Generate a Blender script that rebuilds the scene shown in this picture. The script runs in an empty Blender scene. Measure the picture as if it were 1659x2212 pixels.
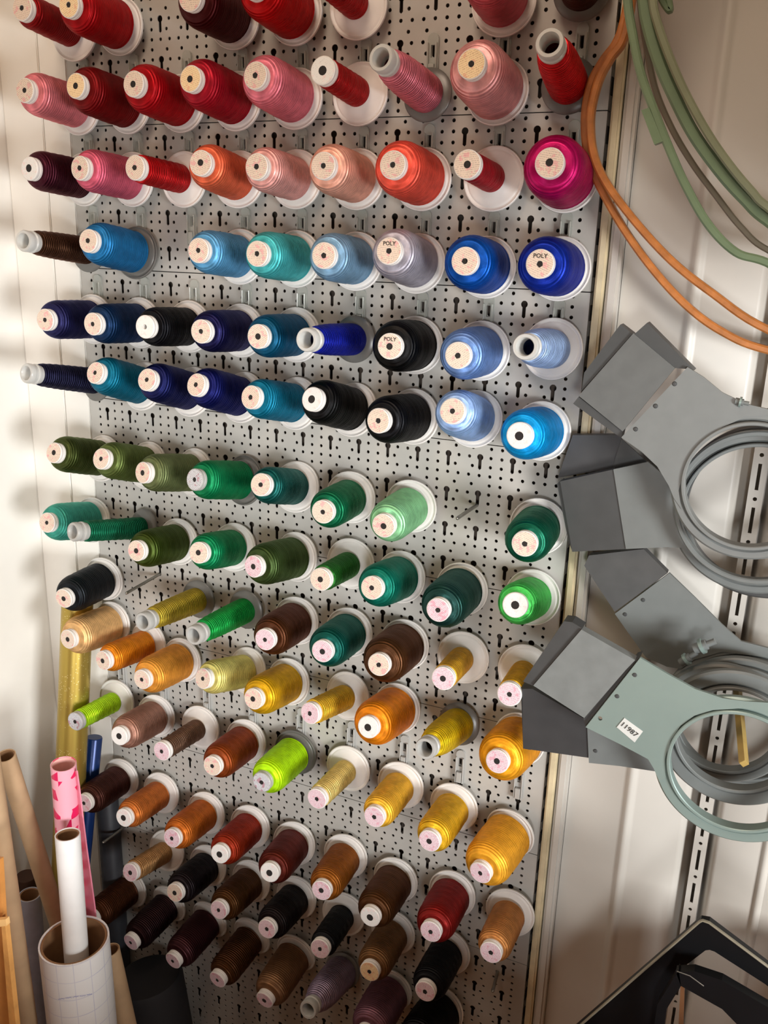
import bpy, bmesh, math, random
import numpy as np
from mathutils import Vector, Matrix, Quaternion
from mathutils.geometry import delaunay_2d_cdt
random.seed(7)
S = bpy.context.scene
COL = S.collection
PI = math.pi
# ------------------------------------------------------------------ camera (all lengths in mm, board front = plane y 0)
FPX = 1900.33
CX, CY, CZ = 780.888, -879.155, 53.269
RC = np.array([[0.91127932, 0.41077064, 0.02893942], [0.14487957, -0.2540384, -0.95628155], [-0.38546066, 0.87563233, -0.29101222]])
CAM = np.array([CX, CY, CZ])
Z0 = 1500.0                                    # height of the board's zero line above the floor
def M(p): return Vector((p[0] / 1000, p[1] / 1000, (p[2] + Z0) / 1000))
cam = bpy.data.cameras.new('camera'); camo = bpy.data.objects.new('camera', cam); COL.objects.link(camo)
cam.sensor_fit = 'VERTICAL'; cam.sensor_height = 24.0; cam.lens = FPX / 2212 * 24.0
cam.clip_start = 0.02; cam.clip_end = 30
m = Matrix.Identity(4)
for i in range(3):
    m[i][0] = RC[0][i]; m[i][1] = -RC[1][i]; m[i][2] = -RC[2][i]
m.translation = M(CAM); camo.matrix_world = m
S.camera = camo
# ------------------------------------------------------------------ world, lamps, exposure
S.view_settings.view_transform = 'Standard'; S.view_settings.look = 'None'
S.view_settings.exposure = 0.0; S.view_settings.gamma = 1.0; S.view_settings.use_curve_mapping = False
w = bpy.data.worlds.new('room_air'); S.world = w; w.use_nodes = True
w.node_tree.nodes['Background'].inputs[0].default_value = (0.92, 0.54, 0.34, 1)
w.node_tree.nodes['Background'].inputs[1].default_value = 0.055
def area(name, loc, target, sx, sy, power, color, spread=180):
    l = bpy.data.lights.new(name, 'AREA'); l.shape = 'RECTANGLE'; l.size = sx / 1000; l.size_y = sy / 1000
    l.energy = power; l.color = color; l.spread = math.radians(spread)
    o = bpy.data.objects.new(name, l); COL.objects.link(o); o.location = M(loc)
    o.rotation_euler = (M(target) - M(loc)).to_track_quat('-Z', 'Y').to_euler()
    return o
area('window_light', (2150, -1180, -330), (300, 0, -300), 520, 480, 48, (0.97, 0.985, 0.98))
area('front_fill', (1250, -2100, -260), (300, 0, -300), 420, 340, 25, (0.97, 0.985, 1.0))  # added frontal fill that brightens the board, no visible source
area('overhead_fill', (450, -820, 1000), (330, 0, 0), 450, 450, 6.6, (1.0, 0.78, 0.60))  # added warm fill from overhead, strongest on the top rows

# ------------------------------------------------------------------ pixel helpers: a point of the photo at a stated depth
def ray(x, y):
    v = np.array([(x - 829.5) / FPX, (y - 1106) / FPX, 1.0]); d = RC.T @ v
    return d / np.linalg.norm(d)
def onY(x, y, Y):
    d = ray(x, y); return CAM + d * (Y - CAM[1]) / d[1]
def onX(x, y, X):
    d = ray(x, y); return CAM + d * (X - CAM[0]) / d[0]
# ------------------------------------------------------------------ materials
def lin(h):
    if isinstance(h, str):
        h = h.lstrip('#'); c = [int(h[i:i + 2], 16) / 255 for i in (0, 2, 4)]
    else: c = list(h)
    return tuple((v / 12.92 if v <= .04045 else ((v + .055) / 1.055) ** 2.4) for v in c) + (1,)
class N:
    def __init__(s, name):
        s.m = bpy.data.materials.new(name); s.m.use_nodes = True; s.t = s.m.node_tree
        s.b = s.t.nodes['Principled BSDF']
    def n(s, typ, **kw):
        x = s.t.nodes.new(typ)
        for k, v in kw.items(): setattr(x, k, v)
        return x
    def l(s, a, b): s.t.links.new(a, b)
    def math(s, op, a, b=None, c=None):
        x = s.n('ShaderNodeMath', operation=op)
        for i, v in enumerate((a, b, c)):
            if v is None: continue
            if isinstance(v, (int, float)): x.inputs[i].default_value = v
            else: s.l(v, x.inputs[i])
        return x.outputs[0]
    def noise(s, scale, detail=3, vec=None, rough=.5):
        x = s.n('ShaderNodeTexNoise'); x.inputs['Scale'].default_value = scale; x.inputs['Detail'].default_value = detail
        x.inputs['Roughness'].default_value = rough
        if vec is None: vec = s.coord()
        s.l(vec, x.inputs['Vector']); return x.outputs['Fac']
    def coord(s):
        if not hasattr(s, 'tc'): s.tc = s.n('ShaderNodeTexCoord')
        return s.tc.outputs['Object']
    def ramp(s, fac, stops):
        r = s.n('ShaderNodeValToRGB'); e = r.color_ramp.elements
        while len(e) < len(stops): e.new(.5)
        for q, (p, c) in zip(e, stops): q.position = p; q.color = c
        s.l(fac, r.inputs[0]); return r.outputs[0]
    def mix(s, fac, a, b):
        x = s.n('ShaderNodeMix', data_type='RGBA')
        for k, v in ((0, fac), (6, a), (7, b)):
            if isinstance(v, (int, float, tuple)): x.inputs[k].default_value = v
            else: s.l(v, x.inputs[k])
        return x.outputs[2]
    def bump(s, h, strength, dist=.001):
        x = s.n('ShaderNodeBump'); x.inputs['Strength'].default_value = strength; x.inputs['Distance'].default_value = dist
        s.l(h, x.inputs['Height']); s.l(x.outputs[0], s.b.inputs['Normal'])
def mat(name, col, rough=.5, metal=0, var=.06, scale=60, bump=0, spec=.5, trans=0, coat=0):
    M_ = N(name); b = M_.b; c = lin(col)
    f = M_.noise(scale, 4)
    d = tuple(max(0, v * (1 - var * 2)) for v in c[:3]) + (1,); e = tuple(min(1, v * (1 + var)) for v in c[:3]) + (1,)
    M_.l(M_.ramp(f, [(.3, d), (.7, e)]), b.inputs['Base Color'])
    b.inputs['Roughness'].default_value = rough; b.inputs['Metallic'].default_value = metal
    b.inputs['Specular IOR Level'].default_value = spec; b.inputs['Transmission Weight'].default_value = trans
    b.inputs['Coat Weight'].default_value = coat
    if bump: M_.bump(f, bump)
    return M_.m
_thr = {}
def thread_mat(col, strength=1.0, rough=.40):
    key = (col, strength)
    if key in _thr: return _thr[key]
    n = N('thread_' + col.lstrip('#')); c = lin(col); g_ = 1.22 if (.3 * c[0] + .6 * c[1] + .1 * c[2]) < .18 else 1.04; c = tuple(v ** g_ for v in c[:3]) + (1,); b = n.b; b.inputs['Metallic'].default_value = .5
    sp = n.n('ShaderNodeSeparateXYZ'); n.l(n.coord(), sp.inputs[0])
    ang = n.math('ARCTAN2', sp.outputs[1], sp.outputs[0])
    oi = n.n('ShaderNodeObjectInfo')
    ph = n.math('MULTIPLY', oi.outputs['Random'], 20.0)
    z = sp.outputs[2]
    za = n.math('ADD', n.math('MULTIPLY', z, 1150.0), ph)
    a1 = n.math('SINE', n.math('ADD', za, n.math('MULTIPLY', ang, 3.0)))
    a2 = n.math('SINE', n.math('SUBTRACT', za, n.math('MULTIPLY', ang, 3.0)))
    fine = n.math('SINE', n.math('MULTIPLY', z, 9000.0))
    hh = n.math('ADD', n.math('MULTIPLY', a1, a2), n.math('MULTIPLY', fine, .035))
    nz = n.noise(140, 3)
    hh = n.math('ADD', hh, n.math('MULTIPLY', nz, .9))
    dark = tuple(v * .72 for v in c[:3]) + (1,); lite = tuple(min(1, v * 1.22 + .002) for v in c[:3]) + (1,)
    f = n.math('ADD', n.math('MULTIPLY', nz, .6), n.math('MULTIPLY', n.math('MULTIPLY', a1, a2), .14))
    n.l(n.ramp(f, [(.1, dark), (.5, lite)]), b.inputs['Base Color'])
    b.inputs['Roughness'].default_value = rough
    b.inputs['Anisotropic'].default_value = .75
    tg = n.n('ShaderNodeTangent', direction_type='RADIAL', axis='Z'); n.l(tg.outputs[0], b.inputs['Tangent'])
    b.inputs['Specular IOR Level'].default_value = .8
    lum = .2 * c[0] + .7 * c[1] + .1 * c[2]
    b.inputs['Specular Tint'].default_value = tuple(min(1, .25 + .75 * v / max(max(c[:3]), .02)) for v in c[:3]) + (1,)
    b.inputs['Sheen Weight'].default_value = .0
    n.bump(hh, min(1, .42 * strength), .0014)
    _thr[key] = n.m; return n.m
M_plastic = mat('white_plastic', '#e0dcd7', .4, var=.02, spec=.4)
M_plastic.node_tree.nodes['Principled BSDF'].inputs['Subsurface Weight'].default_value = .15
M_plastic.node_tree.nodes['Principled BSDF'].inputs['Subsurface Radius'].default_value = (.004, .004, .004)
M_frost = mat('frosted_plastic', '#dcdcd8', .3, var=.02, trans=.35)
M_smoke = mat('smoke_plastic', '#6c6a66', .3, var=.04, trans=.2)
M_greycap = mat('grey_plastic', '#a9a8a4', .4, var=.03)
M_pin = mat('galvanised_steel', '#9a978f', .35, .9, var=.05)
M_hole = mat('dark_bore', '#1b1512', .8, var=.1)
M_board = mat('painted_steel_panel', '#b1aea8', .48, var=.03, scale=30, bump=.03)
M_wall = mat('white_cladding', '#bfbab2', .42, var=.03, scale=8)
M_wall2 = mat('painted_wall_board', '#ebe8e1', .55, var=.03, scale=8)
M_trim = mat('varnished_pine', '#cbbd9c', .5, var=.10, scale=40)
M_sage = mat('sage_plastic', '#6c8062', .4, var=.05)
M_sage2 = mat('brownish_sage_plastic', '#6a6252', .42, var=.05)  # browner tone for the thin strand
M_wood = mat('bent_beech', '#b9743a', .42, var=.14, scale=90, bump=.05)
M_hoop = mat('grey_hoop_plastic', '#6e7271', .42, var=.03)
M_hoopdk = mat('dark_grey_plastic', '#424343', .45, var=.05)
M_steel = mat('satin_steel_plate', '#8c9e99', .38, .35, var=.03, scale=20)
M_black = mat('black_lacquer', '#08080a', .45, var=.1, spec=.3)
M_kraft = mat('kraft_card', '#b99a77', .7, var=.08, scale=25, bump=.06)
M_card_in = mat('raw_card', '#8a6543', .8, var=.08)
def label_mat(name, base, ink, blot, dens=.5):
    n = N(name); sp = n.n('ShaderNodeSeparateXYZ'); oi = n.n('ShaderNodeObjectInfo')
    mp = n.n('ShaderNodeVectorMath', operation='ADD'); n.l(n.coord(), mp.inputs[0])
    cb = n.n('ShaderNodeCombineXYZ'); n.l(n.math('MULTIPLY', oi.outputs['Random'], 3.0), cb.inputs[2]); n.l(cb.outputs[0], mp.inputs[1])
    n.l(n.coord(), sp.inputs[0])
    lines = n.math('GREATER_THAN', n.math('SINE', n.math('MULTIPLY', sp.outputs[1], 3600.0)), .2)
    sc = n.n('ShaderNodeMapping'); n.l(mp.outputs[0], sc.inputs[0]); sc.inputs['Scale'].default_value = (2200, 500, 1)
    w_ = n.n('ShaderNodeTexNoise'); w_.inputs['Scale'].default_value = 1; n.l(sc.outputs[0], w_.inputs['Vector'])
    words = n.math('MULTIPLY', lines, n.math('GREATER_THAN', w_.outputs['Fac'], dens))
    bl = n.n('ShaderNodeTexNoise'); bl.inputs['Scale'].default_value = 190; n.l(mp.outputs[0], bl.inputs['Vector'])
    blm = n.math('GREATER_THAN', bl.outputs['Fac'], .60)
    c1 = n.mix(n.math('MULTIPLY', words, .55), lin(base), lin(ink))
    c2 = n.mix(n.math('MULTIPLY', blm, .6), c1, lin(blot))
    n.l(c2, n.b.inputs['Base Color']); n.b.inputs['Roughness'].default_value = .55
    return n.m
M_label = label_mat('cream_paper_label', '#dcc8b6', '#7c6a66', '#d98f95')
M_labelp = label_mat('pinkish_paper_label', '#dcc2c9', '#8a5f70', '#cf8798')
M_labelw = label_mat('white_paper_label', '#dfdcd8', '#9a938c', '#e4c8c4', .62)
M_labelg = label_mat('grey_paper_label', '#c4c4c8', '#303036', '#a04a60')
M_labely = label_mat('buff_paper_label', '#ecd0a4', '#9b6a50', '#dc9a80')
M_ink = mat('printing_ink', '#3c3430', .6, var=.05)
# ------------------------------------------------------------------ mesh helpers
def link(name, me, material=None, parent=None, **props):
    o = bpy.data.objects.new(name, me); COL.objects.link(o)
    if material is not None:
        if me is not None and not me.materials: me.materials.append(material)
        if me is not None and me.materials[0] != material:
            o.material_slots[0].link = 'OBJECT'; o.material_slots[0].material = material
    if parent is not None: o.parent = parent
    for k, v in props.items(): o[k] = v
    return o
def empty(name, loc=(0, 0, 0), label=None, cat=None, group=None, raw=False):
    o = bpy.data.objects.new(name, None); COL.objects.link(o); o.empty_display_size = .01
    o.location = loc if raw else M(loc)
    if label: o['label'] = label
    if cat: o['category'] = cat
    if group: o['group'] = group
    return o
def tag(o, label, cat, group=None):
    o['label'] = label; o['category'] = cat
    if group: o['group'] = group
    return o
def mesh_of(bm, name='m', smooth=False, angle=None):
    bmesh.ops.recalc_face_normals(bm, faces=bm.faces)
    me = bpy.data.meshes.new(name); bm.to_mesh(me); bm.free()
    if smooth:
        for p in me.polygons: p.use_smooth = True
        if angle: me.set_sharp_from_angle(angle=math.radians(angle))
    return me
def lathe(prof, seg=32, name='lathe', closed=False):
    """profile [(r, z)] in mm around local z"""
    bm = bmesh.new(); rings = []
    for r, z in prof:
        if r < 1e-6: rings.append([bm.verts.new((0, 0, z / 1000))])
        else: rings.append([bm.verts.new((r * math.cos(2 * PI * i / seg) / 1000, r * math.sin(2 * PI * i / seg) / 1000, z / 1000)) for i in range(seg)])
    pairs = list(zip(rings, rings[1:]))
    if closed: pairs.append((rings[-1], rings[0]))
    for a, b in pairs:
        if len(a) == 1 and len(b) == 1: continue
        for i in range(seg):
            j = (i + 1) % seg
            if len(a) == 1: bm.faces.new((a[0], b[i], b[j]))
            elif len(b) == 1: bm.faces.new((a[i], a[j], b[0]))
            else: bm.faces.new((a[i], a[j], b[j], b[i]))
    return mesh_of(bm, name, True, 40)
def bm_box(bm, c, s, rot=None):
    r = bmesh.ops.create_cube(bm, size=1); vs = r['verts']
    mt = Matrix.Translation(Vector(c) / 1000) @ (rot.to_4x4() if rot else Matrix.Identity(4)) @ Matrix.Diagonal((s[0] / 1000, s[1] / 1000, s[2] / 1000, 1))
    bmesh.ops.transform(bm, matrix=mt, verts=vs)
    return vs
def box(name, c, s, material, parent=None, bevel=0, rot=None, local=False, **props):
    bm = bmesh.new(); cc = (0, 0, 0)
    bm_box(bm, cc, s, rot)
    if bevel: bmesh.ops.bevel(bm, geom=bm.edges[:], offset=bevel / 1000, segments=2, affect='EDGES')
    o = link(name, mesh_of(bm, name), material, parent, **props)
    o.location = Vector(c) / 1000 if (local or parent is not None) else M(c)
    return o
def plate_mesh(outer, holes, thick, name='plate', bevel=False):
    """flat plate in local x/z (mm), front face at y 0, back at y +thick, with real holes"""
    vs = []; es = []; fs = []
    def ccw(l): return l if sum(a[0] * b[1] - b[0] * a[1] for a, b in zip(l, l[1:] + l[:1])) > 0 else l[::-1]
    for loop in [ccw(list(q)) for q in [outer] + list(holes)]:
        b = len(vs); n = len(loop)
        vs += [Vector((p[0], p[1])) for p in loop]
        es += [(b + i, b + (i + 1) % n) for i in range(n)]; fs.append(list(range(b, b + n)))
    rv, re, rf, ov, oe, of = delaunay_2d_cdt(vs, es, fs, 1, 1e-4, True)
    tris = [f for f, o in zip(rf, of) if 0 in o and not any(k > 0 for k in o)]
    bm = bmesh.new()
    A = [bm.verts.new((v.x / 1000, 0, v.y / 1000)) for v in rv]
    B = [bm.verts.new((v.x / 1000, thick / 1000, v.y / 1000)) for v in rv]
    cnt = {}
    for f in tris:
        try:
            bm.faces.new([A[i] for i in f]); bm.faces.new([B[i] for i in reversed(f)])
        except ValueError: continue
        for i in range(len(f)):
            a, b = f[i], f[(i + 1) % len(f)]; k = (min(a, b), max(a, b)); cnt[k] = cnt.get(k, 0) + 1
    for (a, b), c in cnt.items():
        if c == 1:
            try: bm.faces.new((A[a], A[b], B[b], B[a]))
            except ValueError: pass
    bmesh.ops.delete(bm, geom=[v for v in bm.verts if not v.link_faces], context='VERTS')
    return mesh_of(bm, name)
def circ(cx, cz, r, n=10, a0=0): return [(cx + r * math.cos(a0 + 2 * PI * i / n), cz + r * math.sin(a0 + 2 * PI * i / n)) for i in range(n)]
def smooth_path(pts, n=8, closed=False):
    P = [np.array(p, float) for p in pts]; out = []
    L = len(P)
    rng = range(L if closed else L - 1)
    for i in rng:
        if closed: a, b, c, d = P[(i - 1) % L], P[i], P[(i + 1) % L], P[(i + 2) % L]
        else: a, b, c, d = P[max(i - 1, 0)], P[i], P[i + 1], P[min(i + 2, L - 1)]
        for k in range(n):
            t = k / n
            out.append(.5 * ((2 * b) + (-a + c) * t + (2 * a - 5 * b + 4 * c - d) * t * t + (-a + 3 * b - 3 * c + d) * t ** 3))
    if not closed: out.append(P[-1])
    return out
def sweep(path, w, d, closed=False, name='band', origin=None):
    """rectangular band along a path lying near a constant-y plane; w across (in x/z), d along y; path in mm"""
    bm = bmesh.new(); L = len(path); rings = []
    o = np.array(origin) if origin is not None else np.zeros(3)
    for i, p in enumerate(path):
        a = path[(i - 1) % L] if (closed or i > 0) else p; b = path[(i + 1) % L] if (closed or i < L - 1) else p
        t = np.array([b[0] - a[0], b[2] - a[2]]); t = t / (np.linalg.norm(t) + 1e-9); nx, nz = -t[1], t[0]
        q = p - o; r = []
        c = min(w, d) * .22
        for u, v in ((-w / 2 + c, -d / 2), (w / 2 - c, -d / 2), (w / 2, -d / 2 + c), (w / 2, d / 2 - c), (w / 2 - c, d / 2), (-w / 2 + c, d / 2), (-w / 2, d / 2 - c), (-w / 2, -d / 2 + c)):
            r.append(bm.verts.new(((q[0] + nx * u) / 1000, (q[1] + v) / 1000, (q[2] + nz * u) / 1000)))
        rings.append(r)
    for i in range(L if closed else L - 1):
        a, b = rings[i], rings[(i + 1) % L]
        for k in range(8): bm.faces.new((a[k], a[(k + 1) % 8], b[(k + 1) % 8], b[k]))
    if not closed:
        bm.faces.new(rings[0]); bm.faces.new(list(reversed(rings[-1])))
    return mesh_of(bm, name, True, 35)
def tube_between(name, a, b, r, material, parent=None, seg=20, hollow=0, extra=None):
    """solid or hollow cylinder from a to b (mm, scene), object origin at a, local z along the axis"""
    a = np.array(a, float); b = np.array(b, float); L = float(np.linalg.norm(b - a))
    if hollow: prof = [(hollow, 0), (r, 0), (r, L), (hollow, L)]; me = lathe(prof, seg, name, closed=True)
    else: me = lathe([(0, 0), (r * .9, 0), (r, r * .1), (r, L - r * .1), (r * .9, L), (0, L)], seg, name)
    o = link(name, me, material, parent)
    o.rotation_mode = 'QUATERNION'; o.rotation_quaternion = Vector(b - a).to_track_quat('Z', 'Y')
    o.location = M(a) if parent is None else Vector(a) / 1000
    return o
# ================================================================== SETTING
XL = -134.0                                     # left wall
def struct(o): o['kind'] = 'structure'; return o
struct(box('floor', (700, -700, -Z0 - 10), (3400, 2400, 20), mat('dark_floor', '#5a4636', .6, var=.1, scale=5)))
struct(box('wall_left', (XL - 10, -740, -350), (20, 1520, 2300), M_wall2))
# back wall behind the board and the painted strip left of it, in three boards with a joint
struct(box('wall_back', (300, 24, -350), (XL * -2 + 620, 14, 2300), M_wall2))
for nm, x0, x1 in (('trim_1', XL, -72.5), ('trim_2', -71.3, -30.0)):
    struct(box(nm, ((x0 + x1) / 2, 8.5, -350), (x1 - x0, 15, 2300), M_wall2, bevel=1.2))
# pine batten and right hand white profiled cladding: one section drawn out vertically
struct(box('trim_3', (613, 5, -350), (9, 20, 2300), M_trim, bevel=2))
struct(box('trim_4', (624.5, 7, -350), (12, 18, 2300), M_wall, bevel=3))
prof = [(631, 12), (690, 12), (693, 10.5), (695.5, 8.2), (698, 7.4), (700.5, 8.2), (703, 10.5), (706, 12), (754, 12), (759, 16), (766, 30), (772, 34), (786, 34), (789, 26), (792, 14), (797, 11), (838, 11), (840.5, 8), (843, 7), (845.5, 8), (848, 11), (900, 11), (906, 30), (940, 30), (946, 11), (1060, 11)]
bm = bmesh.new(); lo = []; hi = []
for x, y in prof:
    lo.append(bm.verts.new(M((x, y, -1500)))); hi.append(bm.verts.new(M((x, y, 800))))
for i in range(len(prof) - 1): bm.faces.new((lo[i], lo[i + 1], hi[i + 1], hi[i]))
struct(link('wall_right', mesh_of(bm, 'wall_right', True, 50), M_wall))
struct(box('wall_rear', (900, 48, -350), (620, 14, 2300), M_wall))

# ================================================================== PEGBOARD
PH = 161.2; RV = 4 * 12 * .838569; TOP = 14.7
board = empty('pegboard', (0, 0, 0), 'large grey perforated steel pegboard with keyhole slots carrying all the thread spools', 'pegboard')
def keyhole(cx, cz):
    pts = [(cx + 3.6 * math.cos(a), cz + 3.6 * math.sin(a)) for a in [math.radians(-58 + i * 296 / 9) for i in range(10)]]
    pts += [(cx - 1.9, cz - 12.4), (cx, cz - 14), (cx + 1.9, cz - 12.4)]
    return pts
holes = []; rp = RV / 4
for mrow in range(-1, 15):
    z = -TOP - rp * mrow; t = mrow % 4
    xs = [-12, 588]
    for i in range(17):
        if t == 0: holes.append(keyhole(36 * i, z))
        if t == 2: xs.append(36 * i)
        if i < 16:
            f = (.333, .667) if (t in (0, 2) or i % 2 == 0) else (.23, .77)
            xs += [36 * (i + q) for q in f]
    for x in xs: holes.append(circ(x, z, 1.95, 8, .3))
outer = [(-27.5, -PH + .5), (604.5, -PH + .5), (604.5, -.5), (-27.5, -.5)]
pme = plate_mesh(outer, holes, 1.2, 'panel')
eb = bmesh.new()
for c, s in (((288.5, 7, -1.0), (632, 12, 1)), ((288.5, 7, -PH + 1.0), (632, 12, 1)), ((-27, 8, -PH / 2), (1, 14, PH - 1)), ((604, 8, -PH / 2), (1, 14, PH - 1))): bm_box(eb, c, s)
fold = mesh_of(eb, 'folded_edge')
back_bm = bmesh.new(); bm_box(back_bm, (288.5, 14.6, -PH / 2), (630, 1, PH - 1)); backm = mesh_of(back_bm, 'shade_backing')
sb = bmesh.new()
for i in range(5): bm_box(sb, (604.9, 7.5, -20 - 30 * i), (1.2, 7, 15))
slots = mesh_of(sb, 'edge_slots')
M_dim = mat('hole_shade', '#51463d', .8, var=.05)  # dark sheet behind the holes, its colour stands in for their shade
for k in range(10):
    z = TOP + PH * (2 - k)
    
    p = link('panel', pme, M_board, board); p.location = (0, 0, z / 1000)
    e = link('folded_edge', fold, M_board, p)
    e2 = link('shade_backing', backm, M_dim, p)
    link('edge_slots', slots, M_hole, p)
# ================================================================== SPOOLS
def interp(tab, z):
    for (a, ra), (b, rb) in zip(tab, tab[1:]):
        if z <= b: return ra + (rb - ra) * (z - a) / (b - a)
    return tab[-1][1]
_th = {}
def thread_mesh(kind, r, L):
    key = (kind, round(r * 2), round(L))
    if key in _th: return _th[key]
    if kind == 'cone':
        pr = [(7, 5), (r * .98, 5), (r, 7), (r, 14)]
        n = 16
        for i in range(1, n + 1):
            t = i / n; z = 14 + (L - 18 - 14) * t
            rr = r * (1 - .10 * t) + (13 - r * .9) * t ** 5
            pr.append((rr + (.25 if i % 2 else -.25), z))
        pr += [(8.5, L - 17.5)]
    else:
        pr = [(9, 7.5), (r * .94, 7.5), (r, 9.5)]
        top = L - 7.5
        if r > 16:
            d = min(r - 11.5, 13) * 1.5
            n = 9
            for i in range(n + 1):
                z = 12 + (top - d - 12) * i / n
                pr.append((r * (1.0 - .05 * abs(i / n - .4)) + (.22 if i % 2 else -.22), z))
            for i in range(1, 8):
                t = i / 7
                pr.append((11.5 + (pr[3 + n][0] - 11.5) * math.cos(t * PI / 2) ** .72, top - d + d * math.sin(t * PI / 2)))
        else:
            n = 12
            for i in range(n + 1): pr.append((r * (1 - .08 * i / n) + (.3 if i % 2 else -.3), 12 + (top - 13) * i / n))
        pr.append((8, top))
    _th[key] = lathe(pr, 36, 'thread'); return _th[key]
flange_me = lathe([(5, -1), (28.5, -1.2), (30, -.6), (30.4, .6), (30, 2.0), (29, 2.4), (28, 1.6), (26.5, 1.4), (25.5, 2.2), (24, 2.2), (16, 4.2), (11, 7.6), (10, 9), (5, 9)], 44, 'flange', closed=True)
cflange_me = lathe([(7, -1), (24, -1), (25, 0), (25, 2), (24, 3), (19, 4), (12, 6), (7, 6)], 40, 'flange', closed=True)
_cap = {}
def cap_mesh(L):
    k = round(L)
    if k not in _cap: _cap[k] = lathe([(2.6, L - 9), (10.4, L - 9), (12.4, L - 7.6), (12.4, L - 5.2), (11.7, L - 4.6), (11.7, L - 3.6), (12.6, L - 3), (12.6, L - .6), (12.0, L), (2.6, L)], 32, 'cap', closed=True)
    return _cap[k]
_lab = {}
def label_mesh(L):
    k = round(L)
    if k not in _lab: _lab[k] = lathe([(2.8, L), (2.8, L + .25), (11.5, L + .25), (11.7, L)], 32, 'label')
    return _lab[k]
def bore_mesh(L, r): return lathe([(0, L + .3), (r, L + .3)], 12, 'bore')
_bore = {}
_neck = {}
def neck_mesh(L):
    k = round(L)
    if k not in _neck: _neck[k] = lathe([(7.6, L - 22), (10.5, L - 20), (10.8, L - 14), (12, L - 13), (12, L - 11), (10.8, L - 10), (10.8, L - 7), (11.7, L - 6), (11.7, L - 1.5), (10.9, L), (8.4, L), (7.6, L - 1.5), (7.6, L - 22)], 32, 'neck', closed=True)
    return _neck[k]
pinme = {}
def pin_mesh(L):
    k = round(L)
    if k not in pinme: pinme[k] = lathe([(0, -2), (2.0, -2), (2.0, L - 1.5), (1.3, L), (0, L)], 12, 'pin')
    return pinme[k]
ROWZ = {1: 272, 2: 194, 3: 116, 4: 35, 5: -46, 6: -123, 7: -223, 8: -308, 9: -391, 10: -476, 11: -579, 12: -711, 13: -800, 14: -893}
ORD = ['first', 'second', 'third', 'fourth', 'fifth', 'sixth', 'seventh', 'eighth', 'ninth']
RN = {1: 'topmost row', 2: 'second row', 3: 'third row', 4: 'fourth row', 5: 'fifth row', 6: 'sixth row', 7: 'seventh row', 8: 'eighth row', 9: 'ninth row', 10: 'tenth row', 11: 'eleventh row', 12: 'twelfth row', 13: 'next to bottom row', 14: 'bottom row'}
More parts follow.
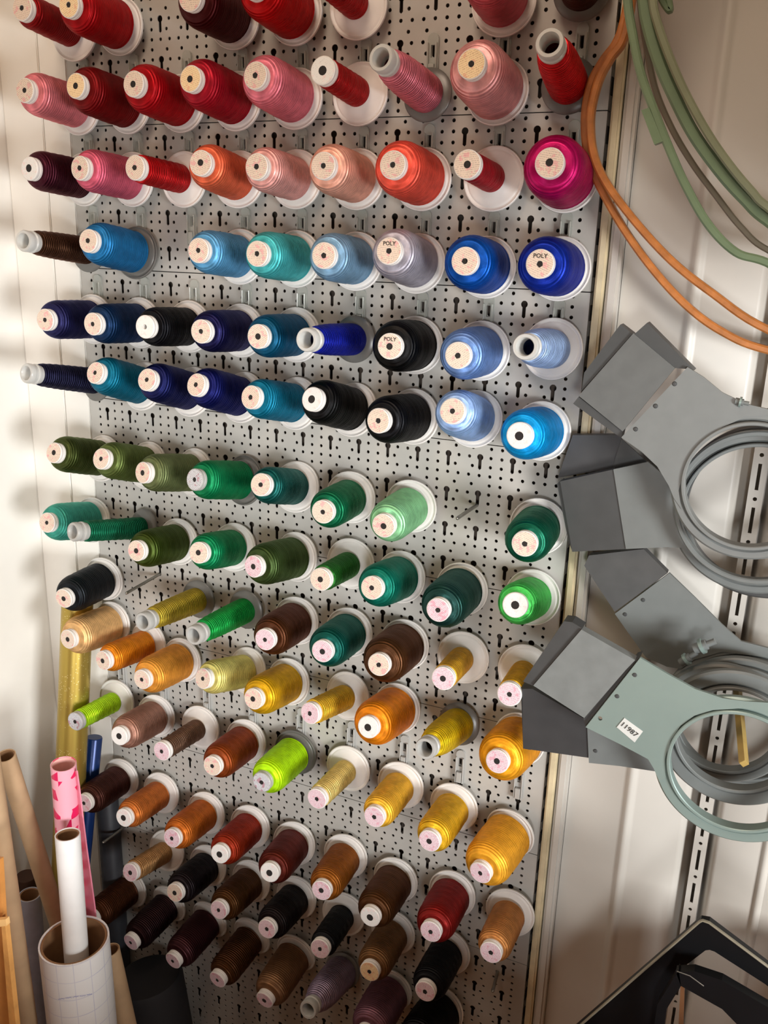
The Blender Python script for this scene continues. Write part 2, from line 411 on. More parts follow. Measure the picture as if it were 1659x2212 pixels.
# (row, slot, tip px, kind, radius mm, colour, words, label style)
SP = [
(1,0,47,17,'k',17,'#8c0a12','dark red','l'),(1,1,148,10,'k',25,'#a80a1a','crimson red','y'),(1,3,410,-6,'k',25,'#3a0408','blackish maroon','l'),
(1,4,548,-32,'k',26,'#b8060f','bright red','l'),(1,5,697,-48,'k',14,'#b00514','red','l'),(1,7,1045,-62,'k',24,'#c8606c','rose pink','l'),(1,8,1225,-105,'c',18,'#4a2a1c','dark brown','l'),
(2,0,53,195,'k',23,'#dd8088','rose pink','l'),(2,1,163,185,'k',25,'#7a0610','deep oxblood red','y'),(2,2,288,181,'k',25,'#ac0a1e','strong red','l'),
(2,3,411,170,'k',25,'#a81c34','raspberry red','y'),(2,4,551,163,'k',25,'#dd7a8a','candy pink','l'),(2,5,697,152,'k',14,'#b00c18','bright red','w'),
(2,6,822,124,'c',18,'#dd8090','pink','l'),(2,7,1018,138,'k',27,'#dc9c9c','pale salmon pink','y'),(2,8,1187,92,'c',18,'#d01820','vivid red','l'),
(3,0,63,364,'k',22,'#38081c','dark plum','w'),(3,1,172,363,'k',23,'#cf6078','dusky pink','l'),(3,2,291,362,'k',15.5,'#b80a18','scarlet','l'),
(3,3,433,352,'k',23,'#e06a48','coral orange','l'),(3,4,554,360,'k',22,'#e6a8a2','pale pink','l'),(3,5,698,358,'k',24,'#e8ac98','peach pink','l'),
(3,6,848,356,'k',26,'#e85a48','bright coral','l'),(3,7,1009,355,'k',13.5,'#b80c30','cherry red','l'),(3,8,1187,352,'k',28,'#b8146c','magenta','l'),
(4,0,50,520,'c',16,'#3c2412','dark brown','l'),(4,1,190,520,'k',24,'#2c7cae','sky blue','l'),(4,3,428,541,'k',23,'#5c9cc8','cornflower blue','l'),
(4,4,555,548,'k',24,'#48b0b4','turquoise','l'),(4,5,699,552,'k',24,'#7ca2c0','steel blue','l'),(4,6,840,542,'k',25,'#a8a4b0','silver grey','l'),
(4,7,1004,564,'k',26,'#0a5cae','royal blue','l'),(4,8,1166,570,'k',26,'#1238a0','ultramarine blue','l'),
(5,0,97,691,'k',23,'#24244c','dull navy','l'),(5,1,200,700,'k',23,'#0e3050','dark petrol blue','l'),(5,2,313,706,'k',22,'#0e0e14','black','w'),
(5,3,434,716,'k',23,'#14123e','deep navy blue','l'),(5,4,557,727,'k',23,'#0a5a78','petrol teal','l'),(5,5,661,734,'c',17,'#1428a0','electric blue','l'),
(5,6,842,748,'k',26,'#0c0c0e','black','l'),(5,7,989,768,'k',25,'#6a8ac0','periwinkle blue','l'),(5,8,1134,749,'c',19,'#a4c0ee','pale ice blue','l'),
(6,0,56,806,'c',16,'#10102c','blackish navy','l'),(6,1,205,805,'k',23,'#067088','sea teal','l'),(6,2,317,820,'k',23,'#10184a','navy blue','l'),
(6,3,423,831,'k',23,'#101858','royal navy','l'),(6,4,541,858,'k',22,'#107c98','cyan teal','l'),(6,5,674,862,'k',24,'#0a0a0c','black','w'),
(6,6,817,909,'k',25,'#101014','black','l'),(6,7,977,888,'k',24,'#94b4e4','baby blue','l'),(6,8,1122,941,'k',25,'#0494d8','bright azure blue','g2'),
(7,0,116,978,'k',23,'#38401c','dark olive','l'),(7,1,218,991,'k',23,'#5c683a','olive green','l'),(7,2,308,1021,'k',23,'#6c7450','grey olive','l'),
(7,3,420,1036,'k',23,'#088054','emerald green','g'),(7,4,563,1047,'k',21,'#0c5450','dark blue green','l'),(7,5,697,1106,'k',22,'#0a6c4c','bottle green','l'),
(7,6,828,1136,'k',23,'#8cc896','pale mint green','l'),(7,8,1133,1175,'k',24,'#085c48','deep green','l'),
(8,0,101,1129,'k',22,'#3c9484','teal green','l'),(8,1,157,1149,'c',14,'#0a6c50','green','l'),(8,2,294,1190,'k',21,'#384414','dark moss green','l'),
(8,3,429,1194,'k',20,'#0a8458','jade green','l'),(8,4,547,1224,'k',22,'#3c4c28','moss green','p'),(8,5,692,1252,'k',14,'#2c6c2c','leaf green','l'),
(8,6,803,1270,'k',22,'#087464','teal','l'),(8,7,946,1318,'k',23,'#1c3c38','blackish green','p'),(8,8,1112,1307,'k',20,'#4cc45c','bright apple green','w'),
(9,0,137,1293,'k',22,'#181c20','black','l'),(9,2,308,1344,'c',14,'#b09a34','old gold','l'),(9,3,418,1373,'c',14,'#109440','bright green','l'),
(9,4,572,1382,'k',22,'#4c2c14','dark chestnut brown','p'),(9,5,696,1407,'k',22,'#08544c','dark teal','p'),(9,6,818,1436,'k',24,'#50341c','dark olive brown','l'),
(9,7,957,1466,'k',13,'#e0ac30','golden yellow','p'),(9,8,1100,1500,'k',13,'#dca820','golden yellow','p'),
(10,0,146,1381,'k',23,'#dcb078','peachy tan','l'),(10,1,222,1427,'k',17,'#d07c14','burnt orange','l'),(10,2,306,1468,'k',22,'#e0983c','apricot orange','l'),
(10,3,438,1466,'k',19,'#d8cc78','pale straw yellow','l'),(10,4,547,1510,'k',22,'#cc9c14','mustard yellow','l'),(10,5,669,1541,'k',14,'#dcb030','gold','p'),
(10,6,795,1571,'k',24,'#e48818','bright orange','w'),(10,7,918,1618,'c',17,'#d4b414','lemon gold','l'),(10,8,1074,1645,'k',25,'#e8a020','amber orange','p'),
(11,0,162,1559,'k',13,'#b4e820','neon lime','g'),(11,1,257,1590,'k',21,'#946c5c','rosy taupe','w'),(11,2,349,1623,'k',12.5,'#6c5444','taupe brown','p'),
(11,3,458,1655,'k',21,'#8c481c','rust brown','l'),(11,4,565,1690,'k',21,'#b4ec10','neon yellow green','g'),(11,5,684,1726,'k',13.5,'#e4cc7c','pale gold','p'),
(11,6,808,1765,'k',18,'#e8b438','golden yellow','p'),(11,7,927,1817,'k',19,'#dcac24','deep golden yellow','p'),(11,8,1037,1886,'k',25,'#eca830','warm amber yellow','p'),
(12,0,181,1735,'k',20,'#3c2018','dark chocolate brown','p'),(12,1,267,1767,'k',18,'#b8682c','copper orange','w'),(12,2,371,1811,'k',20,'#b4601c','copper brown','p'),
(12,3,474,1845,'k',20,'#943414','brick red brown','w'),(12,4,582,1885,'k',21,'#5c2418','dark mahogany brown','w'),(12,5,694,1924,'k',20,'#986020','bronze brown','p'),
(12,6,799,1981,'k',22,'#4c3014','dark olive brown','w'),(12,7,930,2013,'k',22,'#84201c','burgundy','p'),(12,8,1060,2058,'k',18,'#bc8048','light copper tan','p'),
(13,1,281,1885,'k',14,'#b48858','light bronze tan','p'),(13,2,377,1929,'k',20,'#1c1418','black','l'),(13,3,472,1966,'k',20,'#503414','dark bronze brown','p'),
(13,4,576,2007,'k',20,'#1c1414','black','p'),(13,5,691,2050,'k',16,'#121214','black','p'),(13,6,798,2099,'k',20,'#806040','taupe brown','y'),(13,7,918,2142,'k',20,'#101012','black','p'),
(14,0,196,1985,'k',20,'#4c2c14','dark copper brown','l'),(14,1,282,2036,'k',20,'#240c10','blackish maroon','p'),(14,2,373,2076,'k',21,'#381c20','dark plum brown','p'),
(14,3,469,2117,'k',20,'#4c3014','dark bronze','p'),(14,4,571,2161,'k',22,'#8c6c50','beige taupe','p'),(14,5,665,2182,'c',19,'#9c8ca4','silvery lilac','l'),
(14,6,788,2236,'k',24,'#84606c','mauve','p'),(14,7,893,2262,'k',27,'#0c0a0c','black','p'),
]
MEAS = {(1,1):(260,57),(1,3):(506,40),(1,4):(639,30),(1,5):(775,15),(1,7):(1089,3),
(2,5):(779,204),(2,6):(925,206),(2,7):(1075,199),(2,8):(1229,186),(3,7):(1067,387),(4,6):(902,570),(4,7):(1051,578),(4,8):(1209,581),(5,6):(898,746),(5,7):(1040,758),(5,8):(1194,754),
(6,7):(1025,905),(6,8):(1170,931),(7,4):(640,1052),(7,5):(758,1074),(7,6):(888,1093),(7,8):(1163,1137),(8,5):(758,1217),(8,6):(866,1246),(8,7):(998,1272),(8,8):(1150,1290),
(9,0):(225,1250),(8,0):(199,1123),(8,1):(312,1140),(8,2):(386,1170),(8,3):(506,1182),(10,0):(244,1345),(10,1):(322,1388),(10,2):(394,1425),(14,7):(955,2178),(10,4):(624,1472),(10,6):(858,1529),(11,0):(253,1512),(11,1):(338,1546),(11,2):(434,1570),(11,3):(532,1600),(11,4):(639,1624),(11,5):(753,1659),(11,6):(866,1695),(11,7):(981,1742),(11,8):(1102,1797),
(12,0):(262,1681),(12,1):(349,1712),(12,2):(446,1755),(12,4):(636,1821),(12,5):(747,1848),(12,6):(855,1899),(12,7):(977,1929),(12,8):(1102,1970),(13,7):(967,2054)}
GREYFL = {(4,1), (7,3), (11,4), (1,8)}
counts = {}
for s in SP: counts.setdefault(s[0], []).append(s[1])
words_seen = {}
for s in SP: words_seen[s[6]] = words_seen.get(s[6], 0) + 1
BASE = {}
tilts = []
for row, k, tx, ty, kind, r, colr, words, lab in SP:
    if (row, k) in MEAS: b = onY(*MEAS[(row, k)], -12)
    else: b = np.array([72 * k - 1.5, -12, ROWZ[row]])
    if row >= 8 and kind == 'k': r = r * 1.12 if r > 16 else r * 1.1
    if row >= 9 and kind == 'c': r = r * 1.15
    r = min(r, 28.5)
    L = 83.0 if kind == 'k' else (104.0 if k > 3 or row < 8 else 108.0)
    d = ray(tx, ty); oc = CAM - b; bb = d @ oc
    disc = bb * bb - (oc @ oc - L * L)
    if disc < 0:
        t = -bb; tip = CAM + t * d; print('MISS', row, k, round(float(np.linalg.norm(tip - b)), 1))
    else: t = -bb - math.sqrt(disc); tip = CAM + t * d
    ax = (tip - b) / np.linalg.norm(tip - b)
    # nothing may lean through the board: keep the axis within 25 degrees of the pin
    tilts.append((row, k, round(float(ax[0]), 2), round(float(ax[2]), 2)))
    BASE[(row, k)] = (b, ax)
    idx = sorted(counts[row]).index(k); n = len(counts[row])
    pos = ORD[idx] + ' from the left' if idx < (n + 1) / 2 else (ORD[n - 1 - idx] + ' from the right' if n - 1 - idx > 0 else 'at the right end')
    if idx == 0: pos = 'at the left end'
    body = 'thin ' if (kind == 'k' and r < 16) else ''
    what = 'hollow cone spool' if kind == 'c' else 'spool'
    label = f'{body}{words} thread {what}, {pos} of the {RN[row]}'.replace('at the right end of the row above the bottom one', 'rightmost of the row above the bottom')
    root = empty('thread_spool', tuple(b), label, 'thread spool', 'spools of thread on the pegboard')
    root.rotation_mode = 'QUATERNION'
    q = Vector(ax).to_track_quat('Z', 'Y'); spin = random.uniform(-.7, .7)
    root.rotation_quaternion = q @ Quaternion((0, 0, 1), spin)
    tm = thread_mat(colr, 1.5 if (kind == 'c' or r < 16) else (1.0 if r < 23 else .7))
    link('thread', thread_mesh('cone' if kind == 'c' else 'king', r, L), tm, root)
    if kind == 'c':
        link('flange', cflange_me if (row, k) != (5, 8) else flange_me, M_plastic if (row, k) == (5, 8) else M_smoke, root)
        link('neck', neck_mesh(L), M_frost if row in (2, 4, 5, 6) else M_greycap, root)
    else:
        link('flange', flange_me, M_smoke if (row, k) in GREYFL else M_plastic, root)
        cp = link('cap', cap_mesh(L), M_greycap if lab == 'g' else M_plastic, root)
        link('label', label_mesh(L), {'l': M_label, 'p': M_labelp, 'w': M_labelw, 'g': M_labelg, 'g2': M_labelw, 'y': M_labely}[lab], cp)
        if (row, k) != (5, 2):
            hr = 4.2 if lab in ('w', 'g2') else random.choice((2.6, 2.9, 3.3))
            if hr not in _bore: _bore[hr] = lathe([(0, .3), (hr, .3), (hr, .28)], 5 if hr < 3 else 12, 'bore')
            bo = link('pin_hole', _bore[hr], M_hole, cp); bo.location = (random.uniform(-.4, .4) / 1000, random.uniform(-.4, .4) / 1000, L / 1000)
print('TILT', [t for t in tilts if abs(t[2]) > .2 or t[3] > .3 or t[3] < -.1])
# printed words that can be read on three of the cap labels
def text_mesh(txt, size, name='lettering', bold=0):
    cu = bpy.data.curves.new(name, 'FONT'); cu.body = txt; cu.size = size; cu.align_x = 'CENTER'; cu.align_y = 'CENTER'; cu.offset = bold
    cu.resolution_u = 2; cu.extrude = .00003
    o = bpy.data.objects.new(name, cu); COL.objects.link(o)
    dg = bpy.context.evaluated_depsgraph_get(); me = bpy.data.meshes.new_from_object(o.evaluated_get(dg)); bpy.data.objects.remove(o)
    return me
poly = text_mesh('POLY', .0052, bold=.0001)
for root in [o for o in COL.objects if o.name.startswith('thread_spool')]:
    lb = root['label']
    if lb.startswith(('silver grey thread', 'ultramarine blue thread')) or (lb.startswith('black thread') and 'fifth row' in lb and 'right' in lb):
        cp = [c for c in root.children if c.name.startswith('cap')][0]
        t = link('lettering', poly, M_ink, cp); t.location = (0, .0065, .0835)
        # stand the word upright as seen from the room
        up = root.rotation_quaternion.inverted() @ Vector((0, 0, 1)); a = math.atan2(up.y, up.x) - PI / 2
        t.rotation_euler = (0, 0, a); v = Vector((math.cos(a + PI / 2), math.sin(a + PI / 2))) * .0066
        t.location = (v.x, v.y, .0835)
# ---- pins and clips
def spool_name(row, k):
    for s in SP:
        if s[0] == row and s[1] == k: return s[6]
for (row, k), (b, ax) in BASE.items():
    p = link('pin', pin_mesh(72), M_pin, board); p.rotation_mode = 'QUATERNION'
    st = b + ax * (-11.5 / max(.5, -ax[1]))
    p.rotation_quaternion = Vector(ax).to_track_quat('Z', 'Y'); p.location = Vector(st) / 1000
def bare(a, tip, label):
    p0 = onY(*a, 0); d = ray(*tip); oc = CAM - p0; L = 70; bb = d @ oc; disc = bb * bb - (oc @ oc - L * L)
    t = -bb - math.sqrt(max(0, disc)); t3 = CAM + t * d; ax = (t3 - p0) / np.linalg.norm(t3 - p0)
    o = link('hook_pin', lathe([(0, -1), (2.0, -1), (2.0, 64), (1.9, 67), (1.0, 68.5), (0, 69)], 12, 'hook_pin'), M_pin)
    o.rotation_mode = 'QUATERNION'; o.rotation_quaternion = Vector(ax).to_track_quat('Z', 'Y'); o.location = M(p0)
    tag(o, label, 'hook', 'bare hook pins')
bare((1030, 1091), (986, 1121), 'bare steel hook pin without a spool, right of the pale mint green spool')
bare((345, 1240), (270, 1283), 'bare steel hook pin above the old gold cone spool, right of the black spool')
bare((270, 1785), (221, 1821), 'bare steel hook pin reaching left beneath the copper orange spool')
bare((1075, 2099), (1064, 2143), 'short bare hook pin at the bottom right, below the light copper tan spool')
ro = [(-5.6, 0)] + [(5.6 * math.cos(a), 5.6 * math.sin(a) + 2) for a in [PI - i * PI / 8 for i in range(9)]] + [(5.6, 0), (6.0, -36), (-6.0, -36)]
clip_a = plate_mesh(ro, [[(-2, -3), (2, -3), (2, -14), (-2, -14)]], 3, 'clip_plate')
rb = bmesh.new()
bm_box(rb, (-4.4, -2.2, -18), (1.4, 2.6, 34)); bm_box(rb, (4.4, -2.2, -18), (1.4, 2.6, 34)); bm_box(rb, (0, -2.6, -27), (6, 3.4, 14)); bmesh.ops.bevel(rb, geom=rb.edges[:], offset=.0004, segments=1, affect='EDGES')
clip_b = mesh_of(rb, 'clip_ribs')
M_clip = mat('clear_clip_plastic', '#d8dad2', .22, var=.02, trans=.55)
CLIPS = [(1, k, 322) for k in range(9)] + [(2, k, 241.4) for k in range(9)] + [(3, k, 160.9) for k in range(9)] + [(4, k, 80.5) for k in range(9)] + [(5, k, 0) for k in range(9)] + [(11, k, -523.7) for k in range(9)]
for row, k, z in CLIPS:
    nm = spool_name(row, k)
    if row == 1 and k < 9: continue
    if nm: lb = f'small clear plastic hook clip just above the {nm} spool, {RN[row]} of spools'
    else: lb = f'small clear plastic hook clip at the empty place in the {RN[row]} of spools'
    if row == 9: continue
    t = empty('hook_clip', (72 * k, -3.2, z), lb, 'hook clip', 'plastic hook clips in the keyhole slots')
    link('clip_plate', clip_a, M_clip if row < 11 else M_greycap, t); link('rib', clip_b, M_clip if row < 11 else M_greycap, t)
t = empty('hook_clip', (144, -3.2, 322), 'small clear plastic hook clip near the top, left of the blackish maroon spool', 'hook clip', 'plastic hook clips in the keyhole slots')
link('clip_plate', clip_a, M_clip, t); link('rib', clip_b, M_clip, t)
#PART2
# ================================================================== HOOPS ON THE RIGHT
def fit_circle(pts, Y):
    P = np.array([onY(x, y, Y) for x, y in pts]); A = np.c_[2 * P[:, 0], 2 * P[:, 2], np.ones(len(P))]; bb = P[:, 0] ** 2 + P[:, 2] ** 2
    s = np.linalg.lstsq(A, bb, rcond=None)[0]; return s[0], s[1], math.sqrt(s[2] + s[0] ** 2 + s[1] ** 2)
def flat(name, px, Y, thick, material, parent, org, holes=(), smooth=0):
    pts = [onY(x, y, Y) for x, y in px]
    pts = [(p[0] - org[0], p[2] - org[2]) for p in pts]
    hs = []
    for hx, hy, hr in holes:
        h = onY(hx, hy, Y); hs.append(circ(h[0] - org[0], h[2] - org[2], hr, 14))
    o = link(name, plate_mesh(pts, hs, thick, name), material, parent)
    o.location = (0, (Y - org[1]) / 1000, 0) if parent is not None else M((org[0], Y, org[2]))
    return o
def ring(name, c, r, w, d, Y, material, parent, org, a0=0, a1=2 * PI):
    full = abs(a1 - a0 - 2 * PI) < 1e-6; n = 96
    path = [np.array([c[0] + r * math.cos(a0 + (a1 - a0) * i / n), Y, c[1] + r * math.sin(a0 + (a1 - a0) * i / n)]) for i in range(n if full else n + 1)]
    return link(name, sweep(path, w, d, full, name, org), material, parent)
def rivet(px, Y, parent, org, material, r=2.2):
    p = onY(px[0], px[1], Y) - org
    me = lathe([(0, 1.0), (r * .7, .8), (r, 0), (r, -.6), (0, -.6)], 12, 'rivet')
    o = link('rivet', me, material, parent); o.rotation_euler = (PI / 2, 0, 0); o.location = Vector(p) / 1000
def hoop(label, Y, ring_px, rc=None, band=9, depth=9, arm=None, box_=None, side=None, rivets=(), holes=(), material=None, boxmat=None, inner=True, boxthick=10, rfix=None, group='grey machine embroidery hoops'):
    material = material or M_hoop; boxmat = boxmat or M_hoopdk
    cx, cz, r = fit_circle(ring_px, Y) if rc is None else rc
    if rfix: r = rfix
    org = np.array([cx, Y, cz]); e = empty('embroidery_hoop', tuple(org), label, 'embroidery hoop', group)
    print('HOOP', label[:30], round(cx), round(cz), round(r))
    ring('outer_ring', (cx, cz), r + band / 2, band, depth, Y + 1, material, e, org)
    if inner: ring('inner_ring', (cx, cz), r - 2.2, 3.4, depth + 4, Y, material, e, org)
    if arm: flat('arm_plate', arm, Y - depth / 2 + .2, 3, material, e, org, holes)
    if box_: flat('bracket', box_, Y - depth / 2 + 1.5, boxthick, boxmat, e, org)
    if side:
        for s in side: flat('bracket_flange', s, Y - depth / 2 + 4, boxthick + 6, M_hoopdk, e, org)
    for rv in rivets: rivet(rv, Y - depth / 2 + .2, e, org, M_hoopdk)
    return e, org
# upper bundle, back to front
hoop('dark grey hoop bracket right beside the bright azure blue spool, rearmost of the upper bundle', -16, [(1476, 1100), (1520, 1210), (1600, 1262), (1659, 1272)], arm=[(1342, 948), (1400, 1000), (1440, 1060), (1466, 1120), (1450, 1140), (1400, 1090), (1322, 1014)], box_=[(1237, 940), (1342, 940), (1330, 1010), (1205, 1032)], material=M_hoopdk, boxmat=mat('graphite_plastic', '#3e3e3f', .5))
hoop('embroidery hoop with broad square bracket overlapping the pegboard edge by the deep green spool', -30, [(1487, 1180), (1560, 1240), (1659, 1262), (1470, 1110)], arm=[(1325, 1014), (1400, 998), (1432, 1025), (1460, 1075), (1483, 1130), (1505, 1185), (1440, 1182), (1352, 1186)], box_=[(1210, 1040), (1325, 1014), (1352, 1186), (1236, 1192)], side=[[(1203, 1045), (1211, 1040), (1237, 1192), (1228, 1170)]])
hoop('embroidery hoop hanging lowest of the upper bundle, its dark arm running down to the right', -24, [(1486, 1456), (1540, 1420), (1600, 1412), (1659, 1424), (1462, 1590)], arm=[(1446, 1238), (1500, 1290), (1560, 1350), (1600, 1385), (1659, 1400), (1720, 1415), (1720, 1430), (1640, 1418), (1560, 1408), (1500, 1425), (1470, 1445), (1440, 1440), (1395, 1420), (1345, 1350), (1328, 1326)], box_=[(1272, 1200), (1390, 1186), (1442, 1238), (1328, 1322), (1262, 1222)], rivets=[(1389, 1296), (1350, 1327)], boxmat=mat('mid_graphite', '#4c4c4c', .5))
e, org = hoop('topmost embroidery hoop with pale riveted arm plate pointing up left', -62, [(1467, 1060), (1480, 1005), (1510, 960), (1560, 925), (1610, 903), (1504, 1135), (1659, 1182)],
  arm=[(1485, 793), (1520, 815), (1560, 848), (1610, 872), (1659, 884), (1720, 890), (1720, 905), (1659, 897), (1610, 901), (1560, 923), (1512, 957), (1481, 1004), (1466, 1060), (1472, 1100), (1455, 1075), (1445, 1050), (1420, 1008), (1385, 975), (1342, 945)],
  box_=[(1368, 720), (1458, 795), (1345, 932), (1250, 855)], side=[[(1340, 701), (1366, 721), (1256, 845), (1262, 805)], [(1398, 697), (1500, 800), (1482, 797), (1458, 795), (1370, 722)], [(1250, 857), (1345, 932), (1342, 945), (1330, 938), (1238, 872)]],
  rivets=[(1457, 829), (1416, 877), (1373, 927)], material=mat('pale_grey_plastic', '#747776', .42, var=.03), boxmat=mat('brushed_grey', '#5e605f', .45))
hoop('thin ring of an embroidery hoop below the topmost one, without visible bracket', -48, [(1480, 1150), (1530, 1215), (1600, 1243), (1659, 1250)], band=5, inner=False)
# clamp screws
def screw(pa, pb, Y, r, label):
    a = onY(*pa, Y); b = onY(*pb, Y); root = empty('clamp_screw', tuple(a), label, 'clamp screw', 'clamp screws of the hoops')
    d = b - a; L = float(np.linalg.norm(d))
    o = link('barrel', lathe([(0, 0), (r, 0), (r, L * .6), (r * .6, L * .62), (r * .6, L), (0, L)], 14, 'barrel'), M_hoop, root)
    o.rotation_mode = 'QUATERNION'; o.rotation_quaternion = Vector(d).to_track_quat('Z', 'Y')
    o = link('wing', lathe([(0, L * .3), (r * 1.5, L * .3), (r * 1.5, L * .45), (0, L * .45)], 14, 'wing'), M_steel, root)
    o.rotation_mode = 'QUATERNION'; o.rotation_quaternion = Vector(d).to_track_quat('Z', 'Y')
screw((1588, 866), (1618, 872), -66, 3, 'small brass toned clamp screw at the top edge of the topmost hoop')
screw((1500, 1402), (1545, 1385), -60, 5, 'larger grey clamp screw on top of the lower hoop rings, right of the small one')
screw((1470, 1432), (1505, 1410), -62, 4, 'smaller grey clamp screw on the left shoulder of the lower hoop rings')
# lower bundle
hoop('lower hoop ring set furthest back, its top arc just under the clamp screws', -44, [(1474, 1486), (1510, 1452), (1560, 1436), (1620, 1438), (1659, 1450)], band=7, rfix=None)
hoop('embroidery hoop ring with dark lower arc passing behind the wooden stick', -56, [(1450, 1607), (1490, 1636), (1548, 1653), (1619, 1659), (1659, 1650), (1487, 1476), (1589, 1457)], band=10)
hoop('embroidery hoop with black bracket box beside the amber orange spool', -86, [(1467, 1630), (1500, 1668), (1545, 1695), (1599, 1706), (1659, 1702), (1560, 1478)], band=14,
  arm=[(1268, 1560), (1420, 1600), (1450, 1655), (1440, 1672), (1420, 1667), (1340, 1655), (1272, 1648)], box_=[(1128, 1488), (1150, 1488), (1268, 1556), (1271, 1637), (1130, 1617)], side=[[(1125, 1486), (1150, 1488), (1151, 1540), (1146, 1620), (1130, 1617)]], rivets=[(1286, 1622)], boxmat=mat('soot_plastic', '#383839', .5))
e, org = hoop('lowest and frontmost embroidery hoop with pale steel arm carrying the number sticker', -118, [(1437, 1640), (1450, 1590), (1476, 1560), (1521, 1539), (1605, 1531), (1463, 1705), (1521, 1766), (1600, 1795)], band=11, depth=8,
  arm=[(1383, 1421), (1440, 1455), (1500, 1488), (1560, 1508), (1610, 1515), (1659, 1518), (1720, 1530), (1720, 1550), (1659, 1537), (1605, 1530), (1540, 1534), (1500, 1546), (1470, 1568), (1447, 1602), (1436, 1640), (1438, 1680), (1425, 1690), (1412, 1660), (1400, 1640), (1340, 1608), (1265, 1571)],
  box_=[(1256, 1360), (1372, 1426), (1352, 1447), (1262, 1551), (1152, 1481)], side=[[(1218, 1342), (1236, 1344), (1258, 1358), (1151, 1481), (1130, 1472)], [(1372, 1424), (1383, 1421), (1265, 1570), (1260, 1552)]],
  rivets=[(1371, 1458), (1333, 1504)], holes=[(1296, 1552, 2.2)], material=M_steel, boxmat=mat('satin_grey', '#767a79', .42))
# the number sticker
st = flat('sticker', [(1349, 1551), (1389, 1580), (1371, 1604), (1332, 1571)], -122.6, .3, mat('sticker_paper', '#c9cac6', .5), e, org)
tx = text_mesh('11987', .0072)
c0 = onY(1359, 1576, -123.2); o = link('lettering', tx, mat('black_ink', '#101010', .6), st)
o.location = ((c0[0] - org[0]) / 1000, -.0006, (c0[2] - org[2]) / 1000)
pA = onY(1341, 1562, -122.6); pB = onY(1377, 1591, -122.6); o.rotation_euler = (PI / 2, math.atan2(-(pB[2] - pA[2]), pB[0] - pA[0]), 0)
# wooden stick held in the rings
a = onY(1592, 1480, -30); b = onY(1607, 1650, -140)
o = tube_between('wooden_stick', a, b, 4.2, mat('stick_wood', '#a58a4c', .6, var=.1), seg=4)
tag(o, 'square wooden stick poking out through the lower hoop rings', 'stick')
# slotted upright
rail = empty('slotted_upright', (778, 0, 0), 'white slotted steel shelf upright running down the wall behind the hoops', 'shelf upright')
hl = []; z = -1380
while z < 300:
    hl.append([(-1.6, z), (1.6, z), (1.6, z + 26), (-1.6, z + 26)]); hl.append(circ(0, z + 34.5, 2.0, 10)); z += 43.5
o = link('upright_face', plate_mesh([(-7, -1400), (7, -1400), (7, 310), (-7, 310)], hl, 1.2, 'upright_face'), M_wall, rail); o.location = (0, .012, 0)
bmx = bmesh.new(); bm_box(bmx, (-6.4, 22, -545), (1.2, 18, 1710)); bm_box(bmx, (6.4, 22, -545), (1.2, 18, 1710)); link('upright_side', mesh_of(bmx, 'upright_side'), M_wall, rail)
# ================================================================== LONG HOOPS UPPER RIGHT
def strand(name, px, Y0, Y1, w, d, material, label, group, closed=False, extra=None):
    n = len(px); pts = [onY(x, y, Y0 + (Y1 - Y0) * i / (n - 1)) for i, (x, y) in enumerate(px)]
    path = smooth_path(pts, 7, closed); org = path[len(path) // 2]
    e = empty(name, tuple(org), label, 'embroidery hoop', group)
    link('ring', sweep(path, w, d, closed, 'ring', org), material, e)
    if extra: flat('clamp_tab', extra, Y0 - d * .5, d, material, e, org)
    return e
far = [(1900, 800), (2250, 600), (2300, 100), (1950, -400), (1550, -420), (1400, -200)]
strand('wooden_hoop', [(1362, 20), (1345, 90), (1318, 128), (1292, 180), (1276, 260), (1288, 350), (1340, 438), (1440, 553), (1540, 634), (1659, 712)] + far, -36, -36, 6.6, 10, M_wood, 'inner of two bent orange beech hoops, its lower strand the higher one', 'bent wooden hoops', True)
strand('wooden_hoop', [(1352, 30), (1332, 92), (1303, 132), (1276, 185), (1264, 265), (1276, 355), (1330, 465), (1400, 568), (1480, 657), (1560, 716), (1659, 756)] + far, -24, -24, 6.6, 10, M_wood, 'outer of two bent orange beech hoops, sagging lowest across the white cladding', 'bent wooden hoops', True)
far2 = [(1800, 640), (2150, 560), (2300, 100), (1950, -500), (1500, -450)]
G2 = 'long sage green hoops'
strand('plastic_hoop', [(1356, 0), (1366, 70), (1385, 160), (1412, 235), (1442, 312), (1480, 398), (1530, 485), (1590, 545), (1659, 568)] + far2 + [(1352, -120)], -90, -90, 6.5, 9, M_sage, 'sage hoop with clamp tab whose strand hangs lowest and leftmost of the green bunch', G2, True, extra=[(1385, 238), (1402, 232), (1432, 305), (1413, 312)])
far3 = [(1800, 590), (2100, 540), (2300, 100), (1950, -480), (1520, -450)]
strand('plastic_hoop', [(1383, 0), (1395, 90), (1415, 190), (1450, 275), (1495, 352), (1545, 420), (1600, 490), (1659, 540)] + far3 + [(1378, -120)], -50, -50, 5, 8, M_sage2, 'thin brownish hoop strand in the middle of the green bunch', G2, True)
far4 = [(1800, 560), (2080, 520), (2280, 100), (1950, -470), (1540, -450)]
strand('plastic_hoop', [(1392, 0), (1402, 60), (1425, 135), (1455, 205), (1500, 292), (1560, 375), (1610, 430), (1659, 475)] + far4 + [(1388, -120)], -70, -70, 10, 9, M_sage, 'broad sage green hoop strand, lower of the two broad ones', G2, True)
far5 = [(1800, 540), (2060, 500), (2270, 100), (1950, -460), (1560, -450)]
